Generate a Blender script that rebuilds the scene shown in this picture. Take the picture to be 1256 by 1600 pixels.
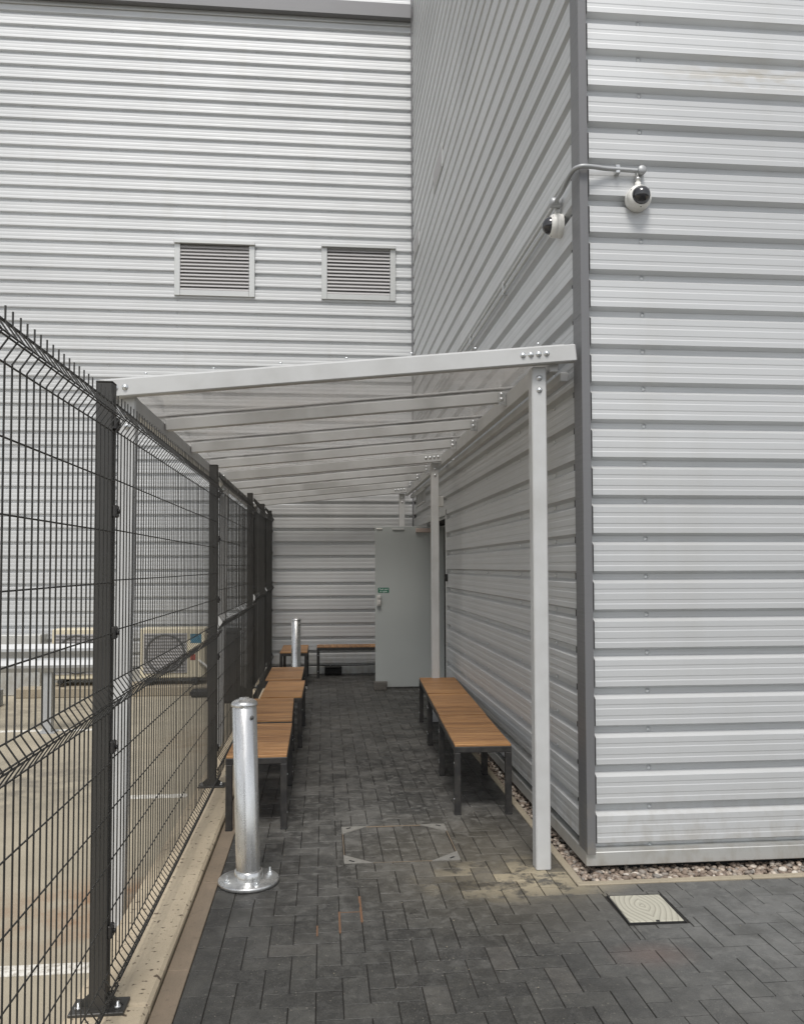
import bpy, bmesh, math, random
from mathutils import Vector, Matrix, noise
random.seed(7)
S = bpy.context.scene
COL = S.collection
R = math.radians
for o in list(bpy.data.objects):
    bpy.data.objects.remove(o)

# ------------------------------------------------------------------ camera
F_PX, PITCH, YAW, ROLL = 1290.0, math.atan(.04), -math.atan(123 / 1290), -0.003
cam_d = bpy.data.cameras.new('camera')
cam = bpy.data.objects.new('camera', cam_d)
COL.objects.link(cam)
fw = Vector((-math.sin(YAW) * math.cos(PITCH), math.cos(YAW) * math.cos(PITCH), math.sin(PITCH)))
rt = Vector((math.cos(YAW), math.sin(YAW), 0))
up = rt.cross(fw)
r2 = rt * math.cos(ROLL) + up * math.sin(ROLL)
u2 = -rt * math.sin(ROLL) + up * math.cos(ROLL)
CAM = Vector((0, 0, 1.6))
M4 = Matrix((( r2.x, u2.x, -fw.x, CAM.x), (r2.y, u2.y, -fw.y, CAM.y), (r2.z, u2.z, -fw.z, CAM.z), (0, 0, 0, 1)))
cam.matrix_world = M4
cam_d.sensor_fit = 'VERTICAL'
cam_d.sensor_height = 36
cam_d.sensor_width = 36
cam_d.lens = F_PX / 1600 * 36
cam_d.shift_y = 33 / 1600
cam_d.clip_start = .05
cam_d.clip_end = 1500
S.camera = cam

# ------------------------------------------------------------------ world and sun (bright overcast)
SUN_DIR = Vector((-.13, -.79, 1.30)).normalized()      # towards the sun
W = bpy.data.worlds.new('World')
S.world = W
W.use_nodes = True
nt = W.node_tree
nt.nodes.clear()
sky = nt.nodes.new('ShaderNodeTexSky')
sky.sky_type = 'NISHITA'
sky.sun_disc = False
sky.sun_elevation = math.asin(SUN_DIR.z)
sky.sun_rotation = math.atan2(SUN_DIR.x, SUN_DIR.y)
sky.air_density = 1.0
sky.dust_density = 1.0
hs = nt.nodes.new('ShaderNodeHueSaturation')
hs.inputs['Saturation'].default_value = .20
bg = nt.nodes.new('ShaderNodeBackground')
bg.inputs['Strength'].default_value = .085
wo = nt.nodes.new('ShaderNodeOutputWorld')
nt.links.new(sky.outputs[0], hs.inputs['Color'])
nt.links.new(hs.outputs[0], bg.inputs[0])
nt.links.new(bg.outputs[0], wo.inputs[0])
sd = bpy.data.lights.new('sun', 'SUN')
sd.energy = 1.5
sd.angle = R(18)
sd.color = (1, .965, .92)
sun = bpy.data.objects.new('sun', sd)
sun.rotation_euler = SUN_DIR.to_track_quat('Z', 'Y').to_euler()
COL.objects.link(sun)
S.view_settings.view_transform = 'Standard'
S.view_settings.look = 'None'
S.view_settings.exposure = 0.86
S.view_settings.gamma = 1.0
S.view_settings.use_curve_mapping = False


# ------------------------------------------------------------------ materials
class Mat:
    def __init__(s, name, col=(.5, .5, .5), rough=.5, metal=0.0, spec=.5):
        s.m = bpy.data.materials.new(name)
        s.m.use_nodes = True
        s.t = s.m.node_tree
        s.b = s.t.nodes['Principled BSDF']
        s.b.inputs['Base Color'].default_value = (*col, 1)
        s.b.inputs['Roughness'].default_value = rough
        s.b.inputs['Metallic'].default_value = metal
        s.b.inputs['Specular IOR Level'].default_value = spec
        s.geo = None

    def n(s, t, **k):
        x = s.t.nodes.new('ShaderNode' + t)
        for a, b in k.items():
            if a.startswith('i_'):
                x.inputs[a[2:].replace('_', ' ')].default_value = b
            else:
                setattr(x, a, b)
        return x

    def l(s, a, b):
        s.t.links.new(a, b)

    def pos(s, scale=(1, 1, 1)):
        if not s.geo:
            s.geo = s.n('NewGeometry')
        mp = s.n('Mapping')
        mp.inputs['Scale'].default_value = scale
        s.l(s.geo.outputs['Position'], mp.inputs['Vector'])
        return mp.outputs[0]

    def noise(s, scale, detail=5, stretch=(1, 1, 1), rough=.55):
        x = s.n('TexNoise')
        x.inputs['Scale'].default_value = scale
        x.inputs['Detail'].default_value = detail
        x.inputs['Roughness'].default_value = rough
        s.l(s.pos(stretch), x.inputs['Vector'])
        return x.outputs['Fac']

    def ramp(s, fac, stops):
        x = s.n('ValToRGB')
        e = x.color_ramp.elements
        while len(e) < len(stops):
            e.new(.5)
        for i, (p, c) in enumerate(stops):
            e[i].position = p
            e[i].color = (*c, 1) if not isinstance(c, (int, float)) else (c, c, c, 1)
        s.l(fac, x.inputs[0])
        return x.outputs[0]

    def mix(s, fac, a, b, mode='MIX'):
        x = s.n('Mix', data_type='RGBA', blend_type=mode)
        for i, v in ((0, fac), (6, a), (7, b)):
            if isinstance(v, (int, float)):
                x.inputs[i].default_value = v if i == 0 else (v, v, v, 1)
            elif isinstance(v, tuple):
                x.inputs[i].default_value = (*v, 1)
            else:
                s.l(v, x.inputs[i])
        return x.outputs[2]

    def math(s, op, a, b=0.0, clamp=False):
        x = s.n('Math', operation=op, use_clamp=clamp)
        for i, v in ((0, a), (1, b)):
            if isinstance(v, (int, float)):
                x.inputs[i].default_value = v
            else:
                s.l(v, x.inputs[i])
        return x.outputs[0]

    def color(s, c):
        s.l(c, s.b.inputs['Base Color'])

    def rough(s, c):
        s.l(c, s.b.inputs['Roughness'])

    def bump(s, h, strength=.3, dist=.01):
        x = s.n('Bump')
        x.inputs['Strength'].default_value = strength
        x.inputs['Distance'].default_value = dist
        s.l(h, x.inputs['Height'])
        s.l(x.outputs[0], s.b.inputs['Normal'])

    def blob(s, cx, cy, r, soft=.5, sx=1, sy=1):
        """soft round mask in the ground plane, broken up by noise"""
        if not s.geo:
            s.geo = s.n('NewGeometry')
        sp = s.n('SeparateXYZ')
        s.l(s.geo.outputs['Position'], sp.inputs[0])
        dx = s.math('MULTIPLY', s.math('SUBTRACT', sp.outputs[0], cx), sx)
        dy = s.math('MULTIPLY', s.math('SUBTRACT', sp.outputs[1], cy), sy)
        d = s.math('SQRT', s.math('ADD', s.math('MULTIPLY', dx, dx), s.math('MULTIPLY', dy, dy)))
        return s.ramp(s.math('DIVIDE', d, r * 1.0), [(soft * .4, 1.0), (1.0, 0.0)])


def M_clad(name, base, metal, rough, stain=.25):
    m = Mat(name, base, rough, metal)
    big = m.noise(.9, 4)
    fine = m.noise(6, 6, (.5, .5, 14))
    streak = m.noise(3.2, 5, (1, 1, .12))
    c = m.mix(m.ramp(big, [(.35, 0.0), (.75, 1.0)]), tuple(x * .96 for x in base), tuple(min(1, x * 1.03) for x in base))
    c = m.mix(m.math('MULTIPLY', m.ramp(fine, [(.5, 0.0), (.8, 1.0)]), .18), c, tuple(x * .78 for x in base))
    c = m.mix(m.math('MULTIPLY', m.ramp(streak, [(.56, 0.0), (.78, 1.0)]), stain), c, (base[0] * .8, base[1] * .77, base[2] * .70))
    inf = m.n('ObjectInfo')
    c = m.mix(1.0, c, m.ramp(inf.outputs['Random'], [(0, .93), (1, 1.03)]), 'MULTIPLY')
    sp = m.n('SeparateXYZ')
    m.l(m.geo.outputs['Position'], sp.inputs[0])
    hz_ = m.math('SUBTRACT', 1.0, m.math('MULTIPLY', m.math('ABSOLUTE', m.math('SUBTRACT', sp.outputs[2], 4.30)), 9.0), True)
    hx_ = m.math('SUBTRACT', 1.0, m.math('MULTIPLY', m.math('ABSOLUTE', m.math('SUBTRACT', sp.outputs[0], 2.35)), 1.5), True)
    sm_ = m.math('MULTIPLY', m.math('MULTIPLY', hz_, hx_), m.ramp(m.noise(7, 6, (1, 1, 3)), [(.42, 0.0), (.6, 1.0)]))
    c = m.mix(m.math('MULTIPLY', sm_, .6), c, (.42, .37, .28))
    low = m.math('SUBTRACT', 1.0, m.math('MULTIPLY', sp.outputs[2], 2.2), True)
    c = m.mix(m.math('MULTIPLY', m.math('MULTIPLY', low, m.ramp(m.noise(14, 6, (1, 1, .5)), [(.45, 0.0), (.65, 1.0)])), .45), c, (.33, .29, .22))
    m.color(c)
    m.rough(m.ramp(fine, [(.3, rough - .05), (.8, rough + .1)]))
    m.bump(m.noise(1.3, 2, (1, 1, 1.5)), .07, .02)
    return m.m


CLAD = M_clad('silver cladding', (.592, .602, .605), .40, .54)
CLADR = CLAD
TRIM = M_clad('grey corner flashing', (.19, .19, .195), .25, .42, .1)
FLASH = M_clad('pale flashing', (.56, .565, .55), .55, .38)
mdark = Mat('dark flashing', (.09, .09, .09), .5)
DARK = mdark.m
m = Mat('pale grey powder coat', (.50, .505, .50), .42, .0)
m.color(m.mix(m.ramp(m.noise(5, 5), [(.4, 0.0), (.75, 1.0)]), (.53, .535, .53), (.46, .46, .45)))
m.bump(m.noise(260, 2), .05, .001)
COAT = m.m
m = Mat('galvanised steel', (.66, .67, .67), .3, .85)
sp_ = m.noise(26, 3)
m.color(m.mix(m.ramp(sp_, [(.35, 0.0), (.7, 1.0)]), (.70, .70, .69), (.50, .51, .51)))
m.rough(m.ramp(m.noise(9, 5), [(.3, .20), (.75, .42)]))
m.bump(m.noise(30, 4), .08, .003)
GALV = m.m
m = Mat('smooth galvanised tube', (.72, .72, .71), .24, .92)
m.color(m.mix(m.ramp(m.noise(5, 4, (3, 3, .35)), [(.4, 0.0), (.7, 1.0)]), (.76, .76, .75), (.58, .58, .575)))
m.rough(m.ramp(m.noise(12, 5, (2, 2, .5)), [(.3, .17), (.75, .36)]))
m.bump(m.noise(40, 4), .03, .002)
TUBE = m.m
m = Mat('weathered zinc', (.42, .43, .435), .5, .35)
m.color(m.mix(m.noise(14, 5), (.46, .47, .475), (.34, .35, .355)))
DULL = m.m
m = Mat('zinc bolt', (.75, .77, .78), .3, .8)
BOLT = m.m
m = Mat('dark green black fence coat', (.035, .034, .032), .45)
m.color(m.mix(m.noise(4, 4), (.050, .048, .044), (.035, .034, .031)))
FENCE = m.m
m = Mat('black bench steel', (.02, .02, .021), .42)
m.color(m.mix(m.ramp(m.noise(18, 5), [(.4, 0.0), (.8, 1.0)]), (.024, .023, .023), (.06, .056, .05)))
BSTEEL = m.m

m = Mat('oiled hardwood', (.4, .2, .09), .5)
info = m.n('ObjectInfo')
tc = m.n('TexCoord')
mp = m.n('Mapping')
mp.inputs['Scale'].default_value = (1.6, 26, 26)
m.l(tc.outputs['Object'], mp.inputs[0])
ad = m.n('VectorMath', operation='ADD')
m.l(mp.outputs[0], ad.inputs[0])
cmb = m.n('CombineXYZ')
m.l(m.math('MULTIPLY', info.outputs['Random'], 91.0), cmb.inputs[0])
m.l(m.math('MULTIPLY', info.outputs['Random'], 37.0), cmb.inputs[1])
m.l(cmb.outputs[0], ad.inputs[1])
nz = m.n('TexNoise')
nz.inputs['Scale'].default_value = 2.2
nz.inputs['Detail'].default_value = 6
nz.inputs['Distortion'].default_value = .8
m.l(ad.outputs[0], nz.inputs['Vector'])
grain = m.ramp(nz.outputs[0], [(.3, (.20, .095, .038)), (.5, (.36, .19, .08)), (.72, (.46, .26, .115))])
tone = m.ramp(info.outputs['Random'], [(0, (.78, .74, .70)), (.5, (1, 1, 1)), (1, (1.12, 1.1, 1.02))])
m.color(m.mix(1.0, grain, tone, 'MULTIPLY'))
m.bump(nz.outputs[0], .25, .002)
WOOD = m.m


def M_paver():
    m = Mat('charcoal concrete paver', (.05, .05, .05), .6, 0, .35)
    info = m.n('ObjectInfo')
    m.geo = m.n('NewGeometry')
    rnd = m.math('FRACT', m.math('ADD', info.outputs['Random'], m.geo.outputs['Random Per Island']))
    tone = m.ramp(rnd, [(0, (.0225, .0225, .022)), (.35, (.029, .029, .028)), (.7, (.035, .035, .0335)), (.93, (.041, .041, .039)), (1, (.052, .050, .047))])
    mott = m.noise(11, 8, rough=.75)
    c = m.mix(m.ramp(mott, [(.35, 0.0), (.68, 1.0)]), tone, m.mix(1.0, tone, (1.9, 1.86, 1.75), 'MULTIPLY'))
    grit = m.noise(340, 2)
    c = m.mix(m.ramp(grit, [(.54, 0.0), (.70, .6)]), c, (.17, .163, .15))
    spk = m.noise(95, 1)
    c = m.mix(m.ramp(spk, [(.70, 0.0), (.76, .8)]), c, (.26, .24, .20))
    # whitish wear with sky sheen put into the colour, strongest right and mid alley
    worn_sheen = m.ramp(m.noise(2.6, 8, rough=.7), [(.46, 0.0), (.66, 1.0)])
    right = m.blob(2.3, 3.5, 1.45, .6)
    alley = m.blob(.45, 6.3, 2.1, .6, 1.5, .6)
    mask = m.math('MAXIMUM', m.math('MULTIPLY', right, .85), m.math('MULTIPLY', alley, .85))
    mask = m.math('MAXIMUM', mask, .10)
    c = m.mix(m.math('MULTIPLY', worn_sheen, mask), c, (.175, .17, .158))
    blot = m.ramp(m.noise(16, 6, rough=.7), [(.50, 0.0), (.62, 1.0)])
    c = m.mix(m.math('MULTIPLY', blot, m.math('ADD', m.math('MULTIPLY', mask, 1.1), .10), True), c, (.15, .147, .137))
    dk = m.ramp(m.noise(3.4, 6, rough=.65), [(.52, 0.0), (.66, 1.0)])
    c = m.mix(m.math('MULTIPLY', dk, .45), c, (.028, .027, .025))
    rgt = m.math('MULTIPLY', right, .60)  # pale sky sheen and wear of the open side mixed into the colour
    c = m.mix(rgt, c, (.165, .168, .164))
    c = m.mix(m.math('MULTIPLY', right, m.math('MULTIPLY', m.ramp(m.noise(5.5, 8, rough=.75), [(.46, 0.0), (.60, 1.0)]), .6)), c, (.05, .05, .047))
    # pale beige patch, uneven per paver, round the post base at the corner
    post_patch = m.blob(1.03, 4.22, .62, .6, 1, 1.75)
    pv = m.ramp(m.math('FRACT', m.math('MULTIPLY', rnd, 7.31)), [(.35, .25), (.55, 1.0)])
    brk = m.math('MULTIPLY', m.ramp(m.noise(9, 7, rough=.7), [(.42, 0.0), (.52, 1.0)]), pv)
    c = m.mix(m.math('MULTIPLY', m.math('MULTIPLY', post_patch, brk), .9), c, (.43, .37, .26))
    post_tint = m.blob(.95, 4.45, .95, .4, 1, .9)
    c = m.mix(m.math('MULTIPLY', post_tint, .30), c, (.17, .145, .10))
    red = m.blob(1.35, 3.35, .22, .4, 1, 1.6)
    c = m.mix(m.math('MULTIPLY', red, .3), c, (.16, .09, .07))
    m.color(c)
    m.rough(m.ramp(m.noise(4, 7, rough=.7), [(.38, .34), (.62, .70)]))
    hb = m.math('ADD', m.math('MULTIPLY', m.noise(160, 4), .5), m.math('MULTIPLY', m.noise(22, 4), 1.0))
    m.bump(hb, .7, .005)
    return m.m


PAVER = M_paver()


def M_conc(name, a, b, grit=.35, stains=(), rough=.8, spots=0.0):
    m = Mat(name, a, rough)
    c = m.mix(m.ramp(m.noise(1.7, 6, rough=.65), [(.35, 0.0), (.7, 1.0)]), a, b)
    c = m.mix(m.ramp(m.noise(210, 2), [(.55, 0.0), (.75, grit)]), c, tuple(x * .5 for x in a))
    if spots:
        c = m.mix(m.math('MULTIPLY', m.ramp(m.noise(34, 4), [(.61, 0.0), (.66, 1.0)]), spots), c, (.09, .065, .045))
        c = m.mix(m.ramp(m.noise(5, 5, (3, .5, 1)), [(.52, 0.0), (.75, .45)]), c, tuple(x * .62 for x in a))
    for (x, y, r, sx, sy, col, k) in stains:
        mk = m.math('MULTIPLY', m.blob(x, y, r, .4, sx, sy), m.ramp(m.noise(6, 6), [(.35, 0.0), (.62, 1.0)]))
        c = m.mix(m.math('MULTIPLY', mk, k), c, col)
    m.color(c)
    m.bump(m.noise(120, 5), .4, .004)
    return m.m


ROAD = M_conc('worn pale asphalt', (.40, .355, .27), (.32, .285, .215), .5,
              [(-1.15, 4.6, .55, 1, .8, (.26, .12, .05), .75), (-1.9, 4.4, .6, 1.1, .9, (.24, .12, .06), .6),
               (-1.2, 8.7, .7, 1, .7, (.24, .15, .07), .4), (-2.6, 7.2, 1.3, .8, 1, (.14, .125, .105), .7),
               (-3.4, 10.9, 1.2, .8, 1, (.15, .13, .10), .6)])
KERB = M_conc('cast concrete kerb', (.58, .49, .355), (.44, .365, .26), .45, rough=.85, spots=.95)
EDGE = M_conc('concrete edging', (.27, .21, .15), (.17, .138, .102), .3, rough=.85, spots=.25)
GKERB = M_conc('sandy edging kerb', (.36, .31, .23), (.27, .235, .175), .3, rough=.85, spots=.2)
BED = M_conc('jointing sand', (.010, .009, .008), (.020, .017, .013), .4)
PLINTHM = FLASH
m = Mat('orange jointing sand', (.30, .13, .05), .9)
m.color(m.mix(m.noise(60, 4), (.20, .105, .055), (.11, .06, .035)))
ORANGE = m.m
m = Mat('river gravel', (.3, .22, .18), .7)
m.geo = m.n('NewGeometry')
c = m.ramp(m.geo.outputs['Random Per Island'], [(0, (.13, .10, .08)), (.3, (.24, .185, .145)), (.55, (.33, .265, .21)), (.78, (.20, .19, .175)), (.92, (.45, .375, .30)), (1, (.62, .58, .52))])
m.color(m.mix(m.ramp(m.noise(70, 4), [(.4, 0.0), (.7, .5)]), c, (.12, .09, .07)))
GRAVEL = m.m
m = Mat('white road paint', (.7, .69, .64), .7)
m.color(m.mix(m.ramp(m.noise(30, 6, rough=.7), [(.45, 0.0), (.62, 1.0)]), (.74, .72, .66), (.42, .39, .33)))
PAINT = m.m
m = Mat('door paint', (.25, .262, .252), .42)
m.color(m.mix(m.noise(2, 4), (.385, .405, .395), (.35, .368, .36)))
DOOR = m.m
m = Mat('white camera plastic', (.78, .77, .73), .35)
WHITE = m.m
m = Mat('smoked dome', (.03, .03, .033), .06)
m.b.inputs['Coat Weight'].default_value = .6
SMOKE = m.m
m = Mat('black rubber', (.018, .018, .018), .7)
RUBBER = m.m
m = Mat('silver lock', (.6, .58, .55), .35, .6)
LOCK = m.m
m = Mat('pink silver closer', (.52, .42, .37), .4, .3)
CLOSER = m.m
m = Mat('green sign', (.01, .12, .07), .4)
GREEN = m.m
m = Mat('sign white', (.75, .8, .78), .5)
SIGNW = m.m
m = Mat('cream unit casing', (.62, .56, .42), .45)
CREAM = m.m
m = Mat('blue sticker', (.04, .15, .22), .4)
BLUE = m.m
m = Mat('red label', (.3, .06, .04), .4)
RED = m.m
m = Mat('louvre blade', (.42, .41, .41), .5, .3)
BLADE = m.m
m = Mat('dark void', (.02, .02, .02), .9)
VOID = m.m


def M_poly():
    m = Mat('clear polycarbonate', (.6, .6, .6), .2)
    t = m.t
    out = t.nodes['Material Output']
    tr = m.n('BsdfTransparent')
    tr.inputs[0].default_value = (.84, .83, .82, 1)
    gl = m.n('BsdfGlossy')
    gl.inputs['Roughness'].default_value = .12
    gl.inputs[0].default_value = (.9, .9, .9, 1)
    df = m.n('BsdfTranslucent')
    df.inputs[0].default_value = (.62, .60, .57, 1)
    fr = m.n('Fresnel')
    fr.inputs['IOR'].default_value = 1.5
    d2 = m.n('BsdfDiffuse')
    d2.inputs[0].default_value = (.4, .38, .36, 1)
    dirt_reflection = m.ramp(m.noise(1.6, 6, (1, .5, 1), .65), [(.40, .05), (.52, .12), (.60, .30)])  # panel dirt, with blotchy reflections put into the same mask
    ma = m.n('MixShader')
    mb = m.n('MixShader')
    mc = m.n('MixShader')
    m.l(dirt_reflection, ma.inputs[0])
    m.l(tr.outputs[0], ma.inputs[1])
    mc.inputs[0].default_value = .35
    m.l(df.outputs[0], mc.inputs[1])
    m.l(d2.outputs[0], mc.inputs[2])
    m.l(mc.outputs[0], ma.inputs[2])
    m.l(m.math('MULTIPLY', fr.outputs[0], .35), mb.inputs[0])
    m.l(ma.outputs[0], mb.inputs[1])
    m.l(gl.outputs[0], mb.inputs[2])
    m.l(mb.outputs[0], out.inputs[0])
    return m.m


POLY = M_poly()


def M_cover():
    m = Mat('pale cover with grain rings', (.6, .57, .46), .7)
    tc = m.n('TexCoord')
    nz = m.n('TexNoise')
    nz.inputs['Scale'].default_value = 3.5
    nz.inputs['Detail'].default_value = 2
    m.l(tc.outputs['Object'], nz.inputs[0])
    sp = m.n('SeparateXYZ')
    m.l(tc.outputs['Object'], sp.inputs[0])
    x = m.math('MULTIPLY', m.math('ADD', sp.outputs[0], .012), 1.0)
    y = m.math('MULTIPLY', m.math('SUBTRACT', sp.outputs[1], .02), .8)
    r = m.math('SQRT', m.math('ADD', m.math('MULTIPLY', x, x), m.math('MULTIPLY', y, y)))
    # rings near the knot turn into straight grain further out
    ax = m.math('ABSOLUTE', sp.outputs[0])
    d = m.math('SMOOTH_MIN', r, m.math('MULTIPLY', m.math('ADD', ax, .045), 1.0))
    ph = m.math('ADD', m.math('MULTIPLY', d, 290.0), m.math('MULTIPLY', nz.outputs[0], 9.0))
    s_ = m.math('SINE', ph)
    line = m.ramp(s_, [(.62, 0.0), (.95, 1.0)])
    c = m.mix(m.noise(9, 5), (.46, .445, .37), (.38, .365, .30))
    m.color(m.mix(m.math('MULTIPLY', line, .6), c, (.20, .185, .15)))
    m.bump(s_, .4, .003)
    return m.m


COVER = M_cover()


# ------------------------------------------------------------------ mesh helpers
class MB:
    def __init__(s):
        s.v, s.f, s.sm = [], [], []

    def add(s, vs, fs, smooth=False):
        o = len(s.v)
        s.v += [tuple(v) for v in vs]
        s.f += [tuple(i + o for i in f) for f in fs]
        s.sm += [smooth] * len(fs)

    def box(s, x0, x1, y0, y1, z0, z1, ch=0.0, mat=None):
        if ch <= 0:
            vs = [(x, y, z) for z in (z0, z1) for y in (y0, y1) for x in (x0, x1)]
            fs = [(0, 2, 3, 1), (4, 5, 7, 6), (0, 1, 5, 4), (2, 6, 7, 3), (0, 4, 6, 2), (1, 3, 7, 5)]
        else:
            vs, fs = chamfer_box(x0, x1, y0, y1, z0, z1, ch)
        if mat is not None:
            vs = [mat @ Vector(v) for v in vs]
        s.add(vs, fs)
        return s

    def tube(s, pts, r, n=8, caps=True, closed=False):
        pts = [Vector(p) for p in pts]
        rings, vs, fs = [], [], []
        prev = None
        for i, p in enumerate(pts):
            a = pts[max(i - 1, 0)]
            b = pts[min(i + 1, len(pts) - 1)]
            t = (b - a).normalized()
            if prev is None:
                h = Vector((0, 0, 1)) if abs(t.z) < .9 else Vector((1, 0, 0))
                nx = t.cross(h).normalized()
            else:
                nx = (prev - t * prev.dot(t)).normalized()
            prev = nx
            ny = t.cross(nx)
            rr = r[i] if isinstance(r, (list, tuple)) else r
            for k in range(n):
                q = 2 * math.pi * k / n
                vs.append(p + (nx * math.cos(q) + ny * math.sin(q)) * rr)
        for i in range(len(pts) - 1):
            for k in range(n):
                k2 = (k + 1) % n
                fs.append((i * n + k, i * n + k2, (i + 1) * n + k2, (i + 1) * n + k))
        s.add(vs, fs, True)
        if caps:
            e = (len(pts) - 1) * n
            s.add([vs[k] for k in range(n)][::-1], [tuple(range(n))])
            s.add([vs[e + k] for k in range(n)], [tuple(range(n))])
        return s

    def lathe(s, prof, n=32, mat=None, smooth=True):
        vs, fs = [], []
        for (r, z) in prof:
            for k in range(n):
                q = 2 * math.pi * k / n
                vs.append(Vector((r * math.cos(q), r * math.sin(q), z)))
        for i in range(len(prof) - 1):
            for k in range(n):
                k2 = (k + 1) % n
                fs.append((i * n + k, i * n + k2, (i + 1) * n + k2, (i + 1) * n + k))
        if mat is not None:
            vs = [mat @ v for v in vs]
        s.add(vs, fs, smooth)
        return s

    def mesh(s, name, mat):
        me = bpy.data.meshes.new(name)
        me.from_pydata(s.v, [], s.f)
        me.materials.append(mat)
        me.polygons.foreach_set('use_smooth', s.sm)
        me.update()
        return me

    def build(s, name, mat, parent=None, loc=(0, 0, 0)):
        return link(name, s.mesh(name, mat), parent, loc)


def chamfer_box(x0, x1, y0, y1, z0, z1, c):
    c = min(c, (x1 - x0) * .45, (y1 - y0) * .45, (z1 - z0) * .45)
    vs, idx = [], {}
    X, Y, Z = (x0, x1), (y0, y1), (z0, z1)
    for i in (0, 1):
        for j in (0, 1):
            for k in (0, 1):
                sx, sy, sz = (1 - 2 * i) * c, (1 - 2 * j) * c, (1 - 2 * k) * c
                p = (X[i], Y[j], Z[k])
                for a, q in (('x', (p[0], p[1] + sy, p[2] + sz)), ('y', (p[0] + sx, p[1], p[2] + sz)), ('z', (p[0] + sx, p[1] + sy, p[2]))):
                    idx[(a, i, j, k)] = len(vs)
                    vs.append(q)
    fs = []
    cen = Vector(((x0 + x1) / 2, (y0 + y1) / 2, (z0 + z1) / 2))

    def face(ids):
        pts = [Vector(vs[i]) for i in ids]
        n = (pts[1] - pts[0]).cross(pts[2] - pts[0])
        m_ = sum(pts, Vector()) / len(pts) - cen
        fs.append(tuple(ids) if n.dot(m_) > 0 else tuple(reversed(ids)))
    for i in (0, 1):
        face([idx[('x', i, 0, 0)], idx[('x', i, 1, 0)], idx[('x', i, 1, 1)], idx[('x', i, 0, 1)]])
        face([idx[('y', 0, i, 0)], idx[('y', 1, i, 0)], idx[('y', 1, i, 1)], idx[('y', 0, i, 1)]])
        face([idx[('z', 0, 0, i)], idx[('z', 1, 0, i)], idx[('z', 1, 1, i)], idx[('z', 0, 1, i)]])
        for j in (0, 1):
            face([idx[('x', i, j, 0)], idx[('x', i, j, 1)], idx[('y', i, j, 1)], idx[('y', i, j, 0)]])
            face([idx[('x', i, 0, j)], idx[('x', i, 1, j)], idx[('z', i, 1, j)], idx[('z', i, 0, j)]])
            face([idx[('y', 0, i, j)], idx[('y', 1, i, j)], idx[('z', 1, i, j)], idx[('z', 0, i, j)]])
            for k in (0, 1):
                face([idx[('x', i, j, k)], idx[('y', i, j, k)], idx[('z', i, j, k)]])
    return vs, fs


def link(name, data, parent=None, loc=(0, 0, 0)):
    o = bpy.data.objects.new(name, data)
    COL.objects.link(o)
    o.location = loc
    if parent:
        o.parent = parent
    return o


def tag(o, label=None, cat=None, group=None, kind=None):
    if label:
        o['label'] = label
    if cat:
        o['category'] = cat
    if group:
        o['group'] = group
    if kind:
        o['kind'] = kind
    return o


def thing(name, label, cat, loc=(0, 0, 0), rz=0.0, group=None):
    o = link(name, None, None, loc)
    o.rotation_euler.z = rz
    return tag(o, label, cat, group)


def kids(o):
    return [c for c in bpy.data.objects if c.parent == o]


def copy_tree(o, parent=None):
    c = o.copy()
    COL.objects.link(c)
    c.parent = parent
    for k in kids(o):
        copy_tree(k, c)
    return c


# ------------------------------------------------------------------ ground
gm = MB()
gm.add([(-400, -300, -.2), (400, -300, -.2), (400, 500, -.2), (-400, 500, -.2)], [(0, 1, 2, 3)])
g = gm.build('road', ROAD)
tag(g, kind='structure')
cp_ = MB()
cp_.add([(-400, -300, -.196), (400, -300, -.196), (400, -3.2, -.196), (-400, -3.2, -.196)], [(0, 1, 2, 3)])
tag(cp_.build('unseen_dark_ground', M_conc('added dark ground', (.05, .05, .05), (.065, .064, .06), .3)), kind='structure')  # added unseen behind the camera to darken ground bounce and reflections
pl = MB()
for (x0, x1, y) in ((-4.2, -1.03, 3.90), (-1.78, -1.06, 6.70), (-4.2, -2.2, 9.5)):
    pl.box(x0, x1, y - .05, y + .05, -.199, -.1955)
tag(pl.build('painted_lines', PAINT), kind='structure')

# paved yard: a bed sheet, then one object per paver near the camera
PX0 = -.525                      # left edge of the paving
KX, KY = 1.265, 4.09             # where the gravel kerb begins
bed = MB()
bed.add([(PX0, -3, -.0042), (6, -3, -.0042), (6, KY, -.0042), (PX0, KY, -.0042)], [(0, 1, 2, 3)])
bed.add([(PX0, KY, -.0042), (KX, KY, -.0042), (KX, 12.6, -.0042), (PX0, 12.6, -.0042)], [(0, 1, 2, 3)])
bed.add([(KX, KY, -.05), (6, KY, -.05), (6, 14, -.05), (KX, 14, -.05)], [(0, 1, 2, 3)])
bed.box(PX0, 6, -3.02, -3, -.25, -.008)
pav = bed.build('pavement', BED)
tag(pav, kind='structure')

MH = (.113, .747, 4.515, 5.145)      # recessed manhole tray
CV = (1.365, 1.625, 3.64, 3.945)       # small square cover
J = .0021


def clip(r, a):
    x0, x1, y0, y1 = max(r[0], a[0]), min(r[1], a[1]), max(r[2], a[2]), min(r[3], a[3])
    return (x0, x1, y0, y1) if x1 - x0 > .012 and y1 - y0 > .012 else None


def minus(r, h):
    c = clip(r, h)
    if not c:
        return [r]
    out = []
    for q in ((r[0], h[0], r[2], r[3]), (h[1], r[1], r[2], r[3]), (max(r[0], h[0]), min(r[1], h[1]), r[2], h[2]), (max(r[0], h[0]), min(r[1], h[1]), h[3], r[3])):
        if q[1] - q[0] > .014 and q[3] - q[2] > .014:
            out.append(q)
    return out


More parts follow.
